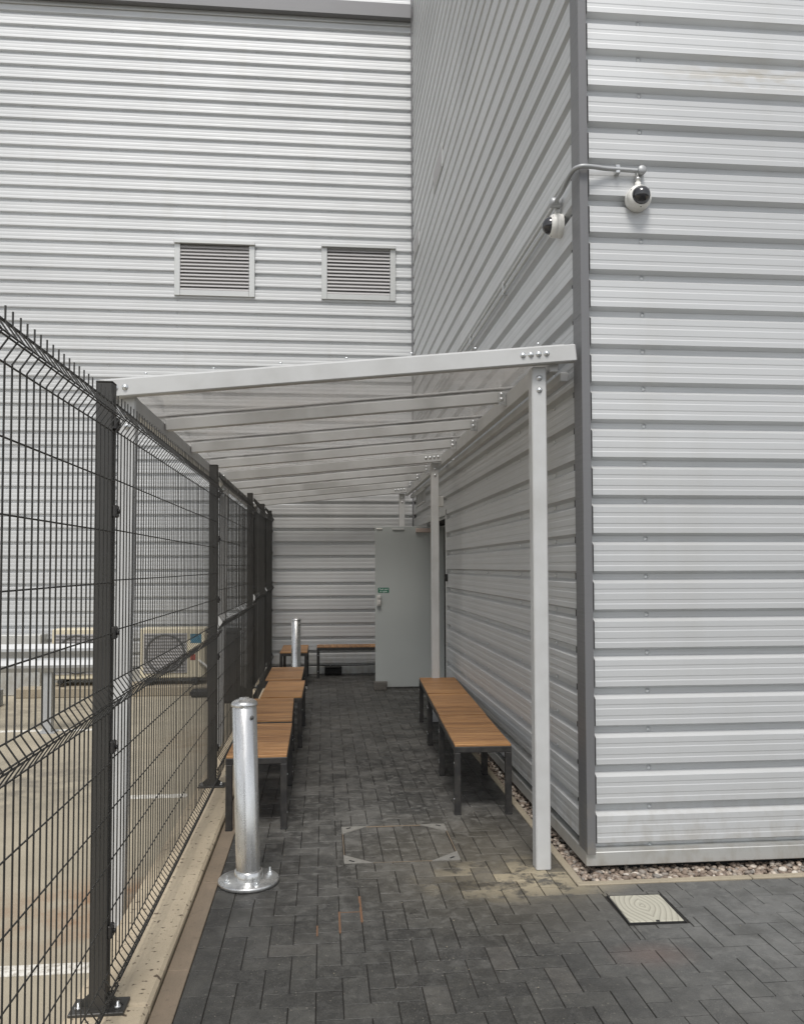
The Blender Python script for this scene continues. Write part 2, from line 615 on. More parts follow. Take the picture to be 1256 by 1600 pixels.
rects = []
A1 = (PX0 + .1, KX - .1, KY - .1, 12.5)
A2 = (PX0 + .1, 4.6, .6, KY - .1)
for i in range(-4, 60):
    for j in range(-4, 130):
        k = (i - j) % 4
        if k == 0:
            r = (i * .1, i * .1 + .2, j * .1, j * .1 + .1)
        elif k == 2:
            r = (i * .1, i * .1 + .1, (j - 1) * .1, (j + 1) * .1)
        else:
            continue
        r = (r[0] + PX0 + .1, r[1] + PX0 + .1, r[2] + .49, r[3] + .49)
        for A in (A1, A2):
            c = clip(r, A)
            if c:
                rects.append(c)
y = .6
while y < 12.4:                       # edge courses laid lengthwise
    rects.append((PX0, PX0 + .1, y, y + .2))
    y += .2
y = KY
while y < 12.4:
    rects.append((KX - .1, KX, y, min(y + .2, 12.5)))
    y += .2
x = KX - .1
while x < 4.5:
    rects.append((x, x + .2, KY - .1, KY))
    x += .2
out = []
for r in rects:
    for q in minus(r, MH):
        out += minus(q, (CV[0] - .012, CV[1] + .012, CV[2] - .012, CV[3] + .012))
rects = [r for r in out if not (r[0] < KX - .1 and r[2] >= KY - .101 and r[3] <= KY + .001 and r[1] > KX - .1 and False)]


def in_view(x, y):
    d = Vector((x, y, 0)) - CAM
    a = d.dot(fw)
    if a < .3:
        return False
    px, py = 628 + d.dot(r2) * F_PX / a, 833 - d.dot(u2) * F_PX / a
    return -40 < px < 1296 and py < 1640


pm_cache = {}


def paver_data(w, l):
    key = (round(w, 3), round(l, 3))
    if key not in pm_cache:
        b = MB()
        w2, l2, c, h = key[0] / 2 - J, key[1] / 2 - J, min(.0010, key[0] * .2), .0
        ring = lambda a, b_, z: [(-a, -b_, z), (a, -b_, z), (a, b_, z), (-a, b_, z)]
        vs = ring(w2 - c, l2 - c, 0) + ring(w2, l2, -.0016) + ring(w2, l2, -.05)
        fs = [(0, 1, 2, 3)]
        for q in (0, 4):
            for k in range(4):
                k2 = (k + 1) % 4
                fs.append((q + 4 + k, q + 4 + k2, q + k2, q + k))
        b.add(vs, fs)
        pm_cache[key] = (b.mesh('paver', PAVER), vs, fs)
    return pm_cache[key]


vis = []
rest = []
for r in rects:
    cx, cy = (r[0] + r[1]) / 2, (r[2] + r[3]) / 2
    (vis if in_view(cx, cy) else rest).append((cx, cy, r[1] - r[0], r[3] - r[2]))
vis.sort(key=lambda q: math.hypot(q[0], q[1]) + (0 if q[2] * q[3] > .009 else .8))


def wob(x, y):
    return .0022 * noise.noise(Vector((x * 1.7, y * 1.7, 3.1))) * 2


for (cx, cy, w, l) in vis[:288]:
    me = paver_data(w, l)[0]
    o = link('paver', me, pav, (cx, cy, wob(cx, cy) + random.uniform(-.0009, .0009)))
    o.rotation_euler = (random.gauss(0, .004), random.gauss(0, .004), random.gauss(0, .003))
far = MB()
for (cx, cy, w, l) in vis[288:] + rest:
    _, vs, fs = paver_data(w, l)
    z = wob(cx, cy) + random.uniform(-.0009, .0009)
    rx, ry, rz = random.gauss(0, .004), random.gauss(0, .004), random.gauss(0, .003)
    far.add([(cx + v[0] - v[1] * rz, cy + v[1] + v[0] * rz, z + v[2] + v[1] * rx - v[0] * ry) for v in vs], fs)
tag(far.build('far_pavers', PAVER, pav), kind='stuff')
os_ = MB()
for (x0, x1, y0, y1) in ((.073, .079, 3.68, 3.90), (.163, .171, 3.78, 4.07), (-.02, -.016, 3.66, 3.76), (.08, .17, 3.888, 3.892)):
    # follow the nearest joint of the 0.1 m grid
    gx = lambda v: round((v - PX0) / .1) * .1 + PX0
    gy = lambda v: round((v - .49) / .1) * .1 + .49
    if x1 - x0 < y1 - y0:
        x = gx(x0)
        os_.box(x - (x1 - x0) / 2 - .0015, x + (x1 - x0) / 2 + .0015, y0, y1, -.006, .0025)
    else:
        yy = gy(y0)
        os_.box(x0, x1, yy - .003, yy + .003, -.006, .0024)
tag(os_.build('jointing_sand', ORANGE, pav), kind='stuff')

rs = random.Random(3)
gt = MB()
for _ in range(30):
    x, y = rs.uniform(-.5, 1.2), rs.uniform(3.0, 8.0)
    if rs.random() < .4:
        x, y = rs.uniform(-.5, 2.4), rs.uniform(2.8, 4.0)
    r = rs.uniform(.0010, .0026)
    gt.box(x - r, x + r * rs.uniform(.6, 1.6), y - r, y + r, .001, .001 + r, r * .4)
tag(gt.build('loose_grit', GKERB, pav), kind='stuff')

# edging strip, kerb under the fence, gravel kerb
em = MB()
y = -3.0
while y < 12.5:
    em.box(-.612, PX0 - .002, y + .002, y + .913, -.2, .002 + random.uniform(-.001, .001), .003)
    y += .915
tag(em.build('edging_strip', EDGE), kind='structure')
km = MB()
y = -3.0
while y < 12.5:
    km.box(-.90, -.619, y + .0015, min(y + 3.05, 12.5), -.25, .03, .012)
    y += 3.053
tag(km.build('kerb', KERB), kind='structure')
gk = MB()
y = KY + .05
while y < 9.0:
    gk.box(KX + .002, KX + .044, y + .001, y + .912, -.1, .006, .004)
    y += .915
x = KX + .002
while x < 5:
    gk.box(x + .001, x + .912, KY + .002, KY + .046, -.1, .006, .004)
    x += .915
tag(gk.build('gravel_kerb', GKERB), kind='structure')

# gravel margin
gv = MB()
base_ico = []
bm = bmesh.new()
bmesh.ops.create_icosphere(bm, subdivisions=1, radius=1)
ico_v = [v.co.copy() for v in bm.verts]
ico_f = [tuple(v.index for v in f.verts) for f in bm.faces]
bm.free()


def stone(x, y, z, r):
    rot = Matrix.Rotation(random.uniform(0, 6.28), 3, 'Z') @ Matrix.Rotation(random.uniform(-.6, .6), 3, 'X')
    sc = Vector((random.uniform(.9, 1.5), random.uniform(.7, 1.1), random.uniform(.5, .8)))
    sd_ = random.random() * 50
    vs = []
    for v in ico_v:
        q = v * (1 + .25 * noise.noise(v * 1.3 + Vector((sd_, 0, 0))))
        q = rot @ Vector((q.x * sc.x, q.y * sc.y, q.z * sc.z)) * r
        vs.append((q.x + x, q.y + y, q.z + z))
    gv.add(vs, ico_f, True)


for _ in range(2600):
    x, y = random.uniform(KX + .05, 3.2), random.uniform(KY + .052, 4.47)
    stone(x, y, random.uniform(-.025, .004), random.uniform(.010, .020))
for _ in range(2600):
    x, y = random.uniform(KX + .05, 1.47), random.uniform(4.3, 9.1)
    stone(x, y, random.uniform(-.025, .002), random.uniform(.010, .019))
tag(gv.build('gravel', GRAVEL), 'brown and grey gravel between the sandy kerb and the wall plinths', 'gravel', kind='stuff')

# ------------------------------------------------------------------ clad walls
P = .203
Z0 = .12
DEP = .038


def profile(n):
    pts = []
    for k in range(n):
        b = k * P
        w = .137
        c0 = .030
        pts += [(b, 0), (b + .014, 0), (b + c0, DEP)]
        for (a, e) in ((.19, .38), (.61, .80)):
            za, ze = b + c0 + w * a, b + c0 + w * e
            pts += [(za, DEP), (za + .005, DEP - .0012), (ze - .005, DEP - .0012), (ze, DEP)]
        pts += [(b + c0 + w, DEP), (b + P - .014, 0)]
    pts.append((n * P, 0))
    return pts


def sheet_mesh(length, n=5):
    """local frame: x along the wall, -y outward, z up; edge return shows the steel thickness"""
    pr = profile(n)
    b = MB()
    vs, fs = [], []
    seg = max(1, int(length / 1.2))
    for (z, d) in pr:
        for q in range(seg + 1):
            vs.append((length * q / seg, -d, z))
    m_ = seg + 1
    for i in range(len(pr) - 1):
        for q in range(seg):
            fs.append((i * m_ + q, i * m_ + q + 1, (i + 1) * m_ + q + 1, (i + 1) * m_ + q))
    b.add(vs, fs)
    # lower lap edge and side return
    b.add([(0, 0, 0), (length, 0, 0), (length, .003, 0), (0, .003, 0)], [(0, 3, 2, 1)])
    for xx in (0, length):
        vs = []
        for (z, d) in pr:
            vs += [(xx, -d, z), (xx, .004, z)]
        b.add(vs, [(2 * i, 2 * i + 1, 2 * i + 3, 2 * i + 2) for i in range(len(pr) - 1)])
    return b


def screws(cols, zs, y=-.001, r=.0095):
    b = MB()
    for x in cols:
        for z in zs:
            mt = Matrix.Translation((x, y, z)) @ Matrix.Rotation(R(90), 4, 'X')
            b.lathe([(r * 1.25, 0), (r * 1.25, .002), (r * .7, .0025), (r * .65, .006), (0.0001, .0065)], 8, mt)
    return b


SHEET_H = 5 * P
ROWS = 11
TOP = Z0 + ROWS * SHEET_H


def wall(name, label, loc, rz, spans, cut=None, mat=CLAD):
    """spans: list of (x0, x1) along the wall; cut = (x0, x1, rows) leaves an opening"""
    t = thing(name, label, 'wall', loc, rz)
    cache = {}
    for r in range(ROWS):
        for (a, b_) in spans:
            pieces = [(a, b_)]
            if cut and r < cut[2]:
                pieces = []
                if min(b_, cut[0]) - a > .02:
                    pieces.append((a, min(b_, cut[0])))
                if b_ - max(a, cut[1]) > .02:
                    pieces.append((max(a, cut[1]), b_))
            for (u, v) in pieces:
                key = round(v - u, 3)
                if key not in cache:
                    cache[key] = sheet_mesh(v - u).mesh('cladding_sheet', mat)
                o = link('cladding_sheet', cache[key], t, (u, random.uniform(0, .0015), Z0 + r * SHEET_H))
    return t


# wall facing the camera on the right: valley plane Y = 4.30
FX = 1.40
front = wall('clad_wall', 'silver corrugated wall facing the camera right of the dark corner flashing', (FX, 4.30, 0), 0, [(.026, 4.6)])
zs = [Z0 + k * P for k in range(0, 50)]
sc = screws([.325, 2.1, 3.9], zs)
tag(sc.build('screws', BOLT, front), kind='stuff')
pb = MB().box(-.037, 5, -.05, .02, .035, .108, .004)
pb.box(-.022, 5, -.047, 0.004, .108, .1195)
pb.build('plinth', PLINTHM, front)
cb = MB().box(-.002, 5.2, .012, .20, -.2, TOP)
cb.build('inner_wall', VOID, front)

# long wall down the right side of the alley: valley plane X = 1.40, runs towards -Y in local x
SX = 1.405
side = wall('clad_wall', 'long grey corrugated wall along the right side of the alley, behind the row of three benches', (SX, 12.50, 0), R(-90),
            [(0, 4.40), (4.40, 8.185)], cut=(1.60, 3.35, 2))
sc = screws([.25, 1.35, 3.55, 4.34, 5.5, 6.7, 7.6], zs)
tag(sc.build('screws', BOLT, side), kind='stuff')
MB().box(3.37, 8.245, -.042, .02, .035, .108, .004).build('plinth', PLINTHM, side)
ib = MB()
ib.box(-.2, 1.60, .012, .3, -.2, 2.15)
ib.box(3.35, 8.18, .012, .3, -.2, 2.15)
ib.box(-.2, 8.18, .012, .3, 2.15, TOP)
ib.build('inner_wall', VOID, side)
fr = MB()       # door surround: jamb linings, head, inner back panel
fr.box(3.33, 3.37, -.045, .28, .0, 2.23, .003)
fr.box(1.585, 1.60, -.045, .28, .0, 2.23, .003)
fr.box(1.585, 3.37, -.046, .28, 2.17, 2.235, .003)
fr.build('door_frame', FLASH, side)
MB().box(1.60, 3.33, .26, .29, 0, 2.17).build('door_recess', DOOR, side)
MB().box(1.60, 3.33, -.03, .27, -.01, .012).build('threshold', GALV, side)

# door leaf, standing open at right angles to the wall (world X .68 .. 1.60, Y 10.84)
dl = MB().box(1.615, 1.660, -.725, .19, .02, 2.125, .003)
door = dl.build('door', DOOR, side)
db = MB().box(1.668, 1.70, -.19, .12, 2.045, 2.10, .006)
db.build('door_closer', CLOSER, door)
db = MB().box(1.68, 1.70, -.0, .19, 2.115, 2.13)
db.box(1.70, 1.95, .165, .185, 2.115, 2.13)
db.build('closer_arm', GALV, door)
MB().box(1.661, 1.678, -.50, -.34, 2.075, 2.10, .003).build('top_latch', FLASH, door)
MB().box(1.661, 1.675, -.71, -.63, 2.085, 2.102, .003).build('door_selector', WHITE, door)
lb = MB().box(1.661, 1.70, -.705, -.650, 1.08, 1.215, .006)
lb.box(1.70, 1.72, -.70, -.655, 1.10, 1.15, .006)
lb.box(1.70, 1.715, -.70, -.66, 1.18, 1.21, .003)
lb.build('push_pad_latch', LOCK, door)
sg = MB().box(1.6605, 1.663, -.690, -.545, 1.252, 1.318)
sg.build('green_notice', GREEN, door)


def text(body, size, name, mat, parent, mtx, ext=.0004):
    cu = bpy.data.curves.new(name, 'FONT')
    cu.body = body
    cu.size = size
    cu.extrude = ext
    cu.align_x = 'CENTER'
    to = bpy.data.objects.new('tmp_text', cu)
    COL.objects.link(to)
    bpy.context.view_layer.update()
    me = bpy.data.meshes.new_from_object(to.evaluated_get(bpy.context.evaluated_depsgraph_get()))
    bpy.data.objects.remove(to)
    me.transform(mtx)
    me.materials.clear()
    me.materials.append(mat)
    return link(name, me, parent)


# text lies in local plane x = const facing +x; reading direction is -Y world -> local ... +y
tm = Matrix(((0, 0, 1, 1.6636), (1, 0, 0, -.6175), (0, 1, 0, 1.288), (0, 0, 0, 1)))
t1 = text('Push pad', .032, 'notice_text', SIGNW, door, tm)
tm2 = tm.copy()
tm2[2][3] = 1.260
t2 = text('to open', .032, 'notice_text', SIGNW, door, tm2)

# corner flashing belongs to the long wall
cf = MB()
cf.box(8.125, 8.262, -.0415, -.0385, .10, TOP, .001)
cf.box(8.2625, 8.2665, -.0415, .004, .10, TOP, .001)
cf.build('corner_flashing', TRIM, side)
cj = MB().box(8.122, 8.267, -.0428, -.0417, 2.94, 2.955)
cj.build('flashing_joint', TRIM, side)

# vents on the long wall
for (y0, y1) in ((9.28, 10.02), (11.62, 12.30)):
    a, b_ = 12.5 - y1, 12.5 - y0
    v = MB().box(a, b_, -.045, -.0, 6.22, 6.50, .004).build('wall_vent', FLASH, side)
    MB().box(a + .02, b_ - .02, -.047, -.0445, 6.25, 6.47).build('vent_face', BLADE, v)

# back wall, valley plane Y = 12.50
BX0 = -9.0
back = wall('clad_wall', 'tall pale corrugated wall across the far end with two square louvre vents', (BX0, 12.50, 0), 0,
            [(0, 4.2), (4.2, 10.36)])
sc = screws([c - BX0 for c in (-7.7, -6.5, -5.4, -4.32, -3.17, -2.18, -1.01, .11, 1.285)], zs, r=.009)
tag(sc.build('screws', BOLT, back), kind='stuff')
MB().box(0, 10.4, -.05, .02, -.2, .108, .004).build('plinth', PLINTHM, back)
MB().box(-1, 12, .012, .3, -.25, TOP).build('inner_wall', VOID, back)
fl = MB()
fl.box(0, 10.34, -.16, .005, 10.05, 10.27, .004)
fl.build('cross_flashing', TRIM, back)
fl = MB()
fl.box(0, 10.34, -.06, .004, 9.985, 10.048, .002)
fl.box(0, 10.34, -.10, .004, 10.272, 10.30, .002)
fl.build('drip_strip', FLASH, back)
MB().box(10.345, 10.40, -.055, .01, .1, TOP).build('inner_corner_trim', TRIM, back)
for (x0, x1, z0, z1) in ((-2.215, -1.03, 5.655, 6.47), (-.028, 1.10, 5.655, 6.485)):
    x0 -= BX0
    x1 -= BX0
    lv = MB()
    lv.box(x0, x0 + .085, -.07, 0, z0, z1 - .03, .003)
    lv.box(x1 - .085, x1, -.07, 0, z0, z1 - .03, .003)
    lv.box(x0 + .086, x1 - .086, -.068, 0, z0 + .001, z0 + .085, .003)
    lv.box(x0 - .004, x1 + .004, -.11, 0, z1 - .035, z1 + .012, .003)
    fr_ = lv.build('louvre_frame', FLASH, back)
    MB().box(x0 + .086, x1 - .086, -.036, -.033, z0 + .085, z1 - .03).build('louvre_back', VOID, fr_)
    h = (z1 - .04 - (z0 + .085)) / 13
    bl = MB()
    L = x1 - x0 - .176
    bl.add([(0, -.035, h * .95), (L, -.035, h * .95), (L, -.066, .008), (0, -.066, .008), (0, -.066, 0), (L, -.066, 0), (L, -.05, 0), (0, -.05, 0)],
           [(0, 3, 2, 1), (3, 4, 5, 2), (4, 7, 6, 5), (0, 1, 6, 7)])
    me = bl.mesh('louvre_blade', BLADE)
    for k in range(13):
        link('louvre_blade', me, fr_, (x0 + .088, 0, z0 + .087 + k * h))

# ------------------------------------------------------------------ conduit and dome cameras
cd = thing('conduit_run', 'grey metal conduit bending round the dark corner flashing to both dome cameras', 'conduit', (1.33, 4.5, 3.67))
off = Vector(cd.location)


def rel(pts):
    return [Vector(p) - off for p in pts]


def smooth_path(pts, n=6):
    pts = [Vector(p) for p in pts]
    out = [pts[0]]
    for i in range(1, len(pts) - 1):
        a, b, c = pts[i - 1], pts[i], pts[i + 1]
        p = b + (a - b) * .4
        q = b + (c - b) * .4
        for k in range(n + 1):
            t = k / n
            out.append((p.lerp(b, t)).lerp(b.lerp(q, t), t))
    out.append(pts[-1])
    return out


b = MB()
b.tube(smooth_path(rel([(1.70, 4.235, 3.728), (1.56, 4.235, 3.732), (1.50, 4.228, 3.730), (1.43, 4.210, 3.728), (1.365, 4.202, 3.726), (1.333, 4.235, 3.724), (1.328, 4.33, 3.715), (1.328, 4.43, 3.69), (1.325, 4.53, 3.69), (1.33, 4.575, 3.68)])), .012, 12)
b.build('flexible_conduit', DULL, cd)
b = MB()
for z in (3.71, 3.645):
    b.tube(rel([(1.345, 4.58, z), (1.345, 12.46, z)]), .0115, 10)
b.build('straight_conduit', FLASH, cd)
b = MB()
for x in (1.575,):
    b.box(x - .012 - off.x, x + .012 - off.x, 4.225 - off.y, 4.262 - off.y, 3.708 - off.z, 3.755 - off.z, .003)
b.build('saddle', GALV, cd)
for y in (6.0, 7.4, 8.8, 10.2, 11.6):
    MB().box(1.333 - off.x, 1.375 - off.x, y - off.y, y + .02 - off.y, 3.625 - off.z, 3.73 - off.z, .003).build('saddle', GALV, cd)
b = MB()
b.lathe([(.0001, -.026), (.022, -.026), (.024, -.022), (.024, .022), (.022, .026), (.0001, .026)], 16, Matrix.Translation(Vector((1.705, 4.238, 3.728)) - off) @ Matrix.Rotation(R(90), 4, 'X'))
b.build('junction_box', DULL, cd)
b = MB()
b.lathe([(.0001, -.03), (.026, -.03), (.029, -.024), (.029, .024), (.026, .03), (.0001, .03)], 16, Matrix.Translation(Vector((1.33, 4.575, 3.690)) - off) @ Matrix.Rotation(R(90), 4, 'Y'))
b.build('junction_box', DULL, cd)


def dome_camera(label, loc, rz):
    t = thing('dome_camera', label, 'security camera', loc, rz, 'dome cameras at the building corner')
    rx = Matrix.Rotation(R(90), 4, 'X')          # lathe axis -> -Y
    b = MB()
    b.lathe([(.0001, 0), (.064, 0), (.067, .004), (.068, .03), (.066, .034), (.0655, .036), (.067, .038), (.066, .052), (.060, .064), (.053, .070), (.050, .071)], 40, rx)
    b.build('housing', WHITE, t)
    b = MB()
    b.lathe([(.050 * math.cos(a), .066 + .050 * math.sin(a)) for a in [R(x) for x in range(0, 90, 9)]] + [(.0001, .116)], 36, rx)
    b.build('dome', SMOKE, t)
    for a in (40, 150, 270):
        b = MB().lathe([(.0045, .0), (.0045, .003), (.0001, .0032)], 8, Matrix.Translation((.058 * math.cos(R(a)), -.062, .058 * math.sin(R(a)))) @ rx)
        b.build('screw', DARK, t)
    b = MB()
    b.lathe([(.0001, 0), (.016, 0), (.016, .028), (.0001, .028)], 16, Matrix.Translation((0, -.026, .060)))
    b.build('cable_entry', WHITE, t)
    b = MB()
    b.lathe([(.0001, 0), (.012, 0), (.012, .012), (.015, .012), (.015, .026), (.011, .026), (.011, .06)], 12, Matrix.Translation((0, -.026, .088)))
    b.build('gland', GALV, t)
    return t


dome_camera('white dome camera facing out from the pale front wall, right of the dark corner', (1.688, 4.266, 3.578), 0)
dome_camera('white dome camera seen edge-on above the canopy, left of the dark corner', (1.372, 4.60, 3.565), R(-90))

# small fittings on the long wall by the door
b = MB().box(-.03, .03, -.05, .05, -.06, .06, .008)
lw = b.build('bulkhead_light', WHITE, None, (1.345, 9.42, 2.34))
tag(lw, 'small white box fitting above the open grey door', 'wall fitting')
MB().box(-.033, -.03, -.04, .04, -.05, .05).build('diffuser', SIGNW, lw)
b = MB().box(-.018, .018, -.02, .02, -.04, .04, .004)
ks = b.build('entry_switch', RUBBER, None, (1.355, 9.06, 1.47))
tag(ks, 'small black entry box on the wall edge beside the door opening', 'switch')
MB().box(-.0195, -.0178, -.012, .012, -.01, .02).build('button', DARK, ks)
tr = thing('cable_tray', 'short dark slotted bracket under the canopy near the far corner', 'bracket', (1.30, 11.0, 2.42))
b = MB()
for z in (0, .16):
    b.box(-.015, .015, -.5, .5, z, z + .02)
b.build('rail', FLASH, tr)
for k in range(5):
    MB().box(-.012, .012, -.45 + k * .21, -.43 + k * .21, .02, .16).build('rung', FLASH, tr)

# ------------------------------------------------------------------ canopy
cn = thing('canopy', 'pale grey steel canopy with clear roof panels over the alley benches', 'canopy', (0, 4.35, 0))
SL = .098
XL, XR = -1.095, 1.345


def zb(x):
    return 2.560 + SL * x       # underside of beams


BY = [4.35, 8.50, 12.10]
RY = [5.3875, 6.425, 7.4625, 9.4, 10.3, 11.2]
cy0 = 4.35


def beam_mesh(xa, xb, w, h, name):
    b = MB()
    ang = math.atan(SL)
    Lb = (xb - xa) / math.cos(ang)
    mt = Matrix.Translation((xa, 0, zb(xa))) @ Matrix.Rotation(-ang, 4, 'Y')
    b.box(0, Lb, -w / 2, w / 2, 0, h, .005, mt)
    return b


hexm = MB()
hexm.lathe([(.0001, 0), (.016, 0), (.016, .002), (.0115, .0022), (.0115, .008), (.009, .011), (.0001, .012)], 10, Matrix.Rotation(R(90), 4, 'X'))
hexd = hexm.mesh('bolt', BOLT)
post_b = MB().box(-.04, .04, -.04, .04, .0, 2.668, .006)
postd = post_b.mesh('post', COAT)
for i, y in enumerate(BY):
    bo = beam_mesh(XL, XR, .06, .090, 'beam').build('beam', COAT, cn, (0, y - cy0 - .072, 0))
    for x in (1.035, 1.078, 1.12, 1.163):
        link('bolt', hexd, bo, (x + .015, -.03, zb(x) + .052))
    for x in (-1.045, -.995):
        link('bolt', hexd, bo, (x, -.03, zb(x) + .045))
    po = link('post', postd, cn, (1.153, y - cy0, 0))
    for z in (2.608, 2.543):
        link('bolt', hexd, po, (0, -.04, z))
    pb = MB()
    pb.box(-.04, .04, -.04, .04, -.195, zb(-1.03) + .02, .006)
    pl_ = pb.build('post', COAT, cn, (-1.03, y - cy0, 0))
    pl_.rotation_euler.y = R(.8)
    for z in (2.38, 2.32):
        link('bolt', hexd, pl_, (0, -.04, z))
    bp = MB().box(-.07, .07, -.07, .07, -.1995, -.19, .002)
    bp.build('base_plate', GALV, pl_)
rd = beam_mesh(-1.0, 1.205, .05, .075, 'rafter').mesh('rafter', COAT)
angm = MB()
angm.box(-.03, .03, -.034, -.026, -.02, .06)
angm.box(.022, .03, -.034, .0, -.02, .06)
angd = angm.mesh('cleat', GALV)
for y in RY:
    ro = link('rafter', rd, cn, (0, y - cy0, .008))
    link('cleat', angd, ro, (1.185, 0, zb(1.185)))
    link('bolt', hexd, ro, (1.175, -.034, zb(1.185) + .02))
    link('bolt', hexd, ro, (1.175, -.030, zb(1.185) + .055))
b = MB().box(1.21, 1.26, -.04, 7.85, zb(1.21) - .035, zb(1.21) + .07, .004)
b.build('purlin', COAT, cn)
b = MB().box(1.29, 1.335, .03, 7.85, zb(1.21) - .07, zb(1.21) - .02, .004)
b.build('wall_rail', COAT, cn)
b = MB().box(-1.07, -1.01, .0, 7.85, zb(-1.05) - .025, zb(-1.05) + .065, .004)
b.build('eaves_purlin', COAT, cn)
ally = sorted(BY + RY)
for a, c in zip(ally[:-1], ally[1:]):
    b = MB()
    ang = math.atan(SL)
    mt = Matrix.Translation((-1.14, 0, zb(-1.14) + .093)) @ Matrix.Rotation(-ang, 4, 'Y')
    b.box(0, 2.44, a - cy0 + .004, (c if c < 12.05 else 12.43) - cy0 - .004, 0, .006, 0, mt)
    b.build('roof_panel', POLY, cn)
gb = MB()
mt = Matrix.Translation((-1.14, 0, zb(-1.14) + .100)) @ Matrix.Rotation(-math.atan(SL), 4, 'Y')
for y in ally:
    gb = MB().box(0, 2.45, y - cy0 - .028, y - cy0 + .028, 0, .012, .003, mt)
    gb.build('glazing_bar', COAT, cn)
nb = MB()
for k in range(7):
    x = -.9 + k * .34
    nb.lathe([(.008, 0), (.008, .006), (.0001, .008)], 6, Matrix.Translation((x, -.072, zb(x) + .112)))
tag(nb.build('bar_screws', BOLT, cn), kind='stuff')

# ------------------------------------------------------------------ fence
FXP, FXM = -.79, -.752
fe = thing('mesh_fence', 'black wire mesh fence on a concrete kerb along the left of the alley', 'fence', (FXP, 3.09, .03))
fo = Vector(fe.location)
PY = [.10, 3.09, 6.08, 9.07, 10.90, 12.36]
PT = [2.20, 2.272, 2.335, 2.395, 2.415, 2.425]
for y, zt in zip(PY, PT):
    b = MB().box(-.03, .03, -.03, .03, .0, zt - .03, .005)
    p = b.build('post', FENCE, fe, (0, y - fo.y, 0))
    b = MB().box(-.031, .031, -.031, .031, zt - .032, zt - .026, .003)
    b.build('post_cap', FENCE, p)
    b = MB().box(-.095, .095, -.055, .055, .0, .012, .002)
    # triangular stiffeners
    for sx in (-1, 1):
        b.add([(sx * .03, -.004, .012), (sx * .085, -.004, .012), (sx * .03, -.004, .06), (sx * .03, .004, .012), (sx * .085, .004, .012), (sx * .03, .004, .06)],
              [(0, 1, 2), (3, 5, 4), (0, 3, 4, 1), (1, 4, 5, 2), (0, 2, 5, 3)])
    b.build('base_plate', FENCE, p)
    for sx in (-1, 1):
        b = MB().lathe([(.0001, .012), (.012, .012), (.012, .020), (.006, .021), (.006, .034), (.0001, .035)], 8, Matrix.Translation((sx * .068, -.02, 0)))
        b.build('anchor_bolt', GALV, p)
    for z in (.25, .9, 1.31, 1.75, 2.07):
        b = MB().box(.0295, .046, -.022, .022, z, z + .045, .004)
        b.lathe([(.0001, 0), (.008, 0), (.008, .006), (.0001, .007)], 8, Matrix.Translation((.046, 0, z + .022)) @ Matrix.Rotation(R(90), 4, 'Y'))
        b.build('panel_clip', BSTEEL, p)
# folded wire panels
def mesh_panel(y0, y1, top):
    dz = top - 2.18
    b = MB()
    folds = [(2.090, 2.135, 2.180), (1.085, 1.13, 1.175), (.078, .115, .16)]
    line = [(FXM, .066 + dz * 0)]
    for (a, mid, c_) in reversed(folds):
        line += [(FXM, a + dz), (FXM + .031, mid + dz), (FXM, c_ + dz)]
    line += [(FXM, top + .04)]
    n = int(round((y1 - y0) / .05))
    for i in range(n + 1):
        y = y0 + (y1 - y0) * i / n
        jx = random.gauss(0, .0006)
        b.tube([(x - fo.x + jx, y - fo.y, z - fo.z) for (x, z) in line], .0026, 6, caps=False)
    hz = []
    for (a, mid, c_) in folds:
        hz += [(FXM - .003, a + dz - .004), (FXM + .028, mid + dz + .0045), (FXM + .028, mid + dz - .0045), (FXM - .003, c_ + dz + .004)]
    hz += [(FXM - .004, z + dz) for z in (1.909, 1.725, 1.542, 1.36, .90, .72, .54, .36)] + [(FXM - .004, top + .008 - .0)]
    for (x, z) in hz:
        b.tube([(x - fo.x, y0 - .01 - fo.y, z - fo.z), (x - fo.x, (y0 + y1) / 2 - fo.y, z - fo.z - .002), (x - fo.x, y1 + .01 - fo.y, z - fo.z)], .0026, 6, caps=False)
    return b.build('mesh_panel', FENCE, fe)


for i in range(5):
    mesh_panel(PY[i] + .02, PY[i + 1] - .02, [2.182, 2.19, 2.25, 2.31, 2.34][i] + (0 if i < 2 else 0))

# ------------------------------------------------------------------ benches
BW, BL_, BH = .37, 1.04, .45


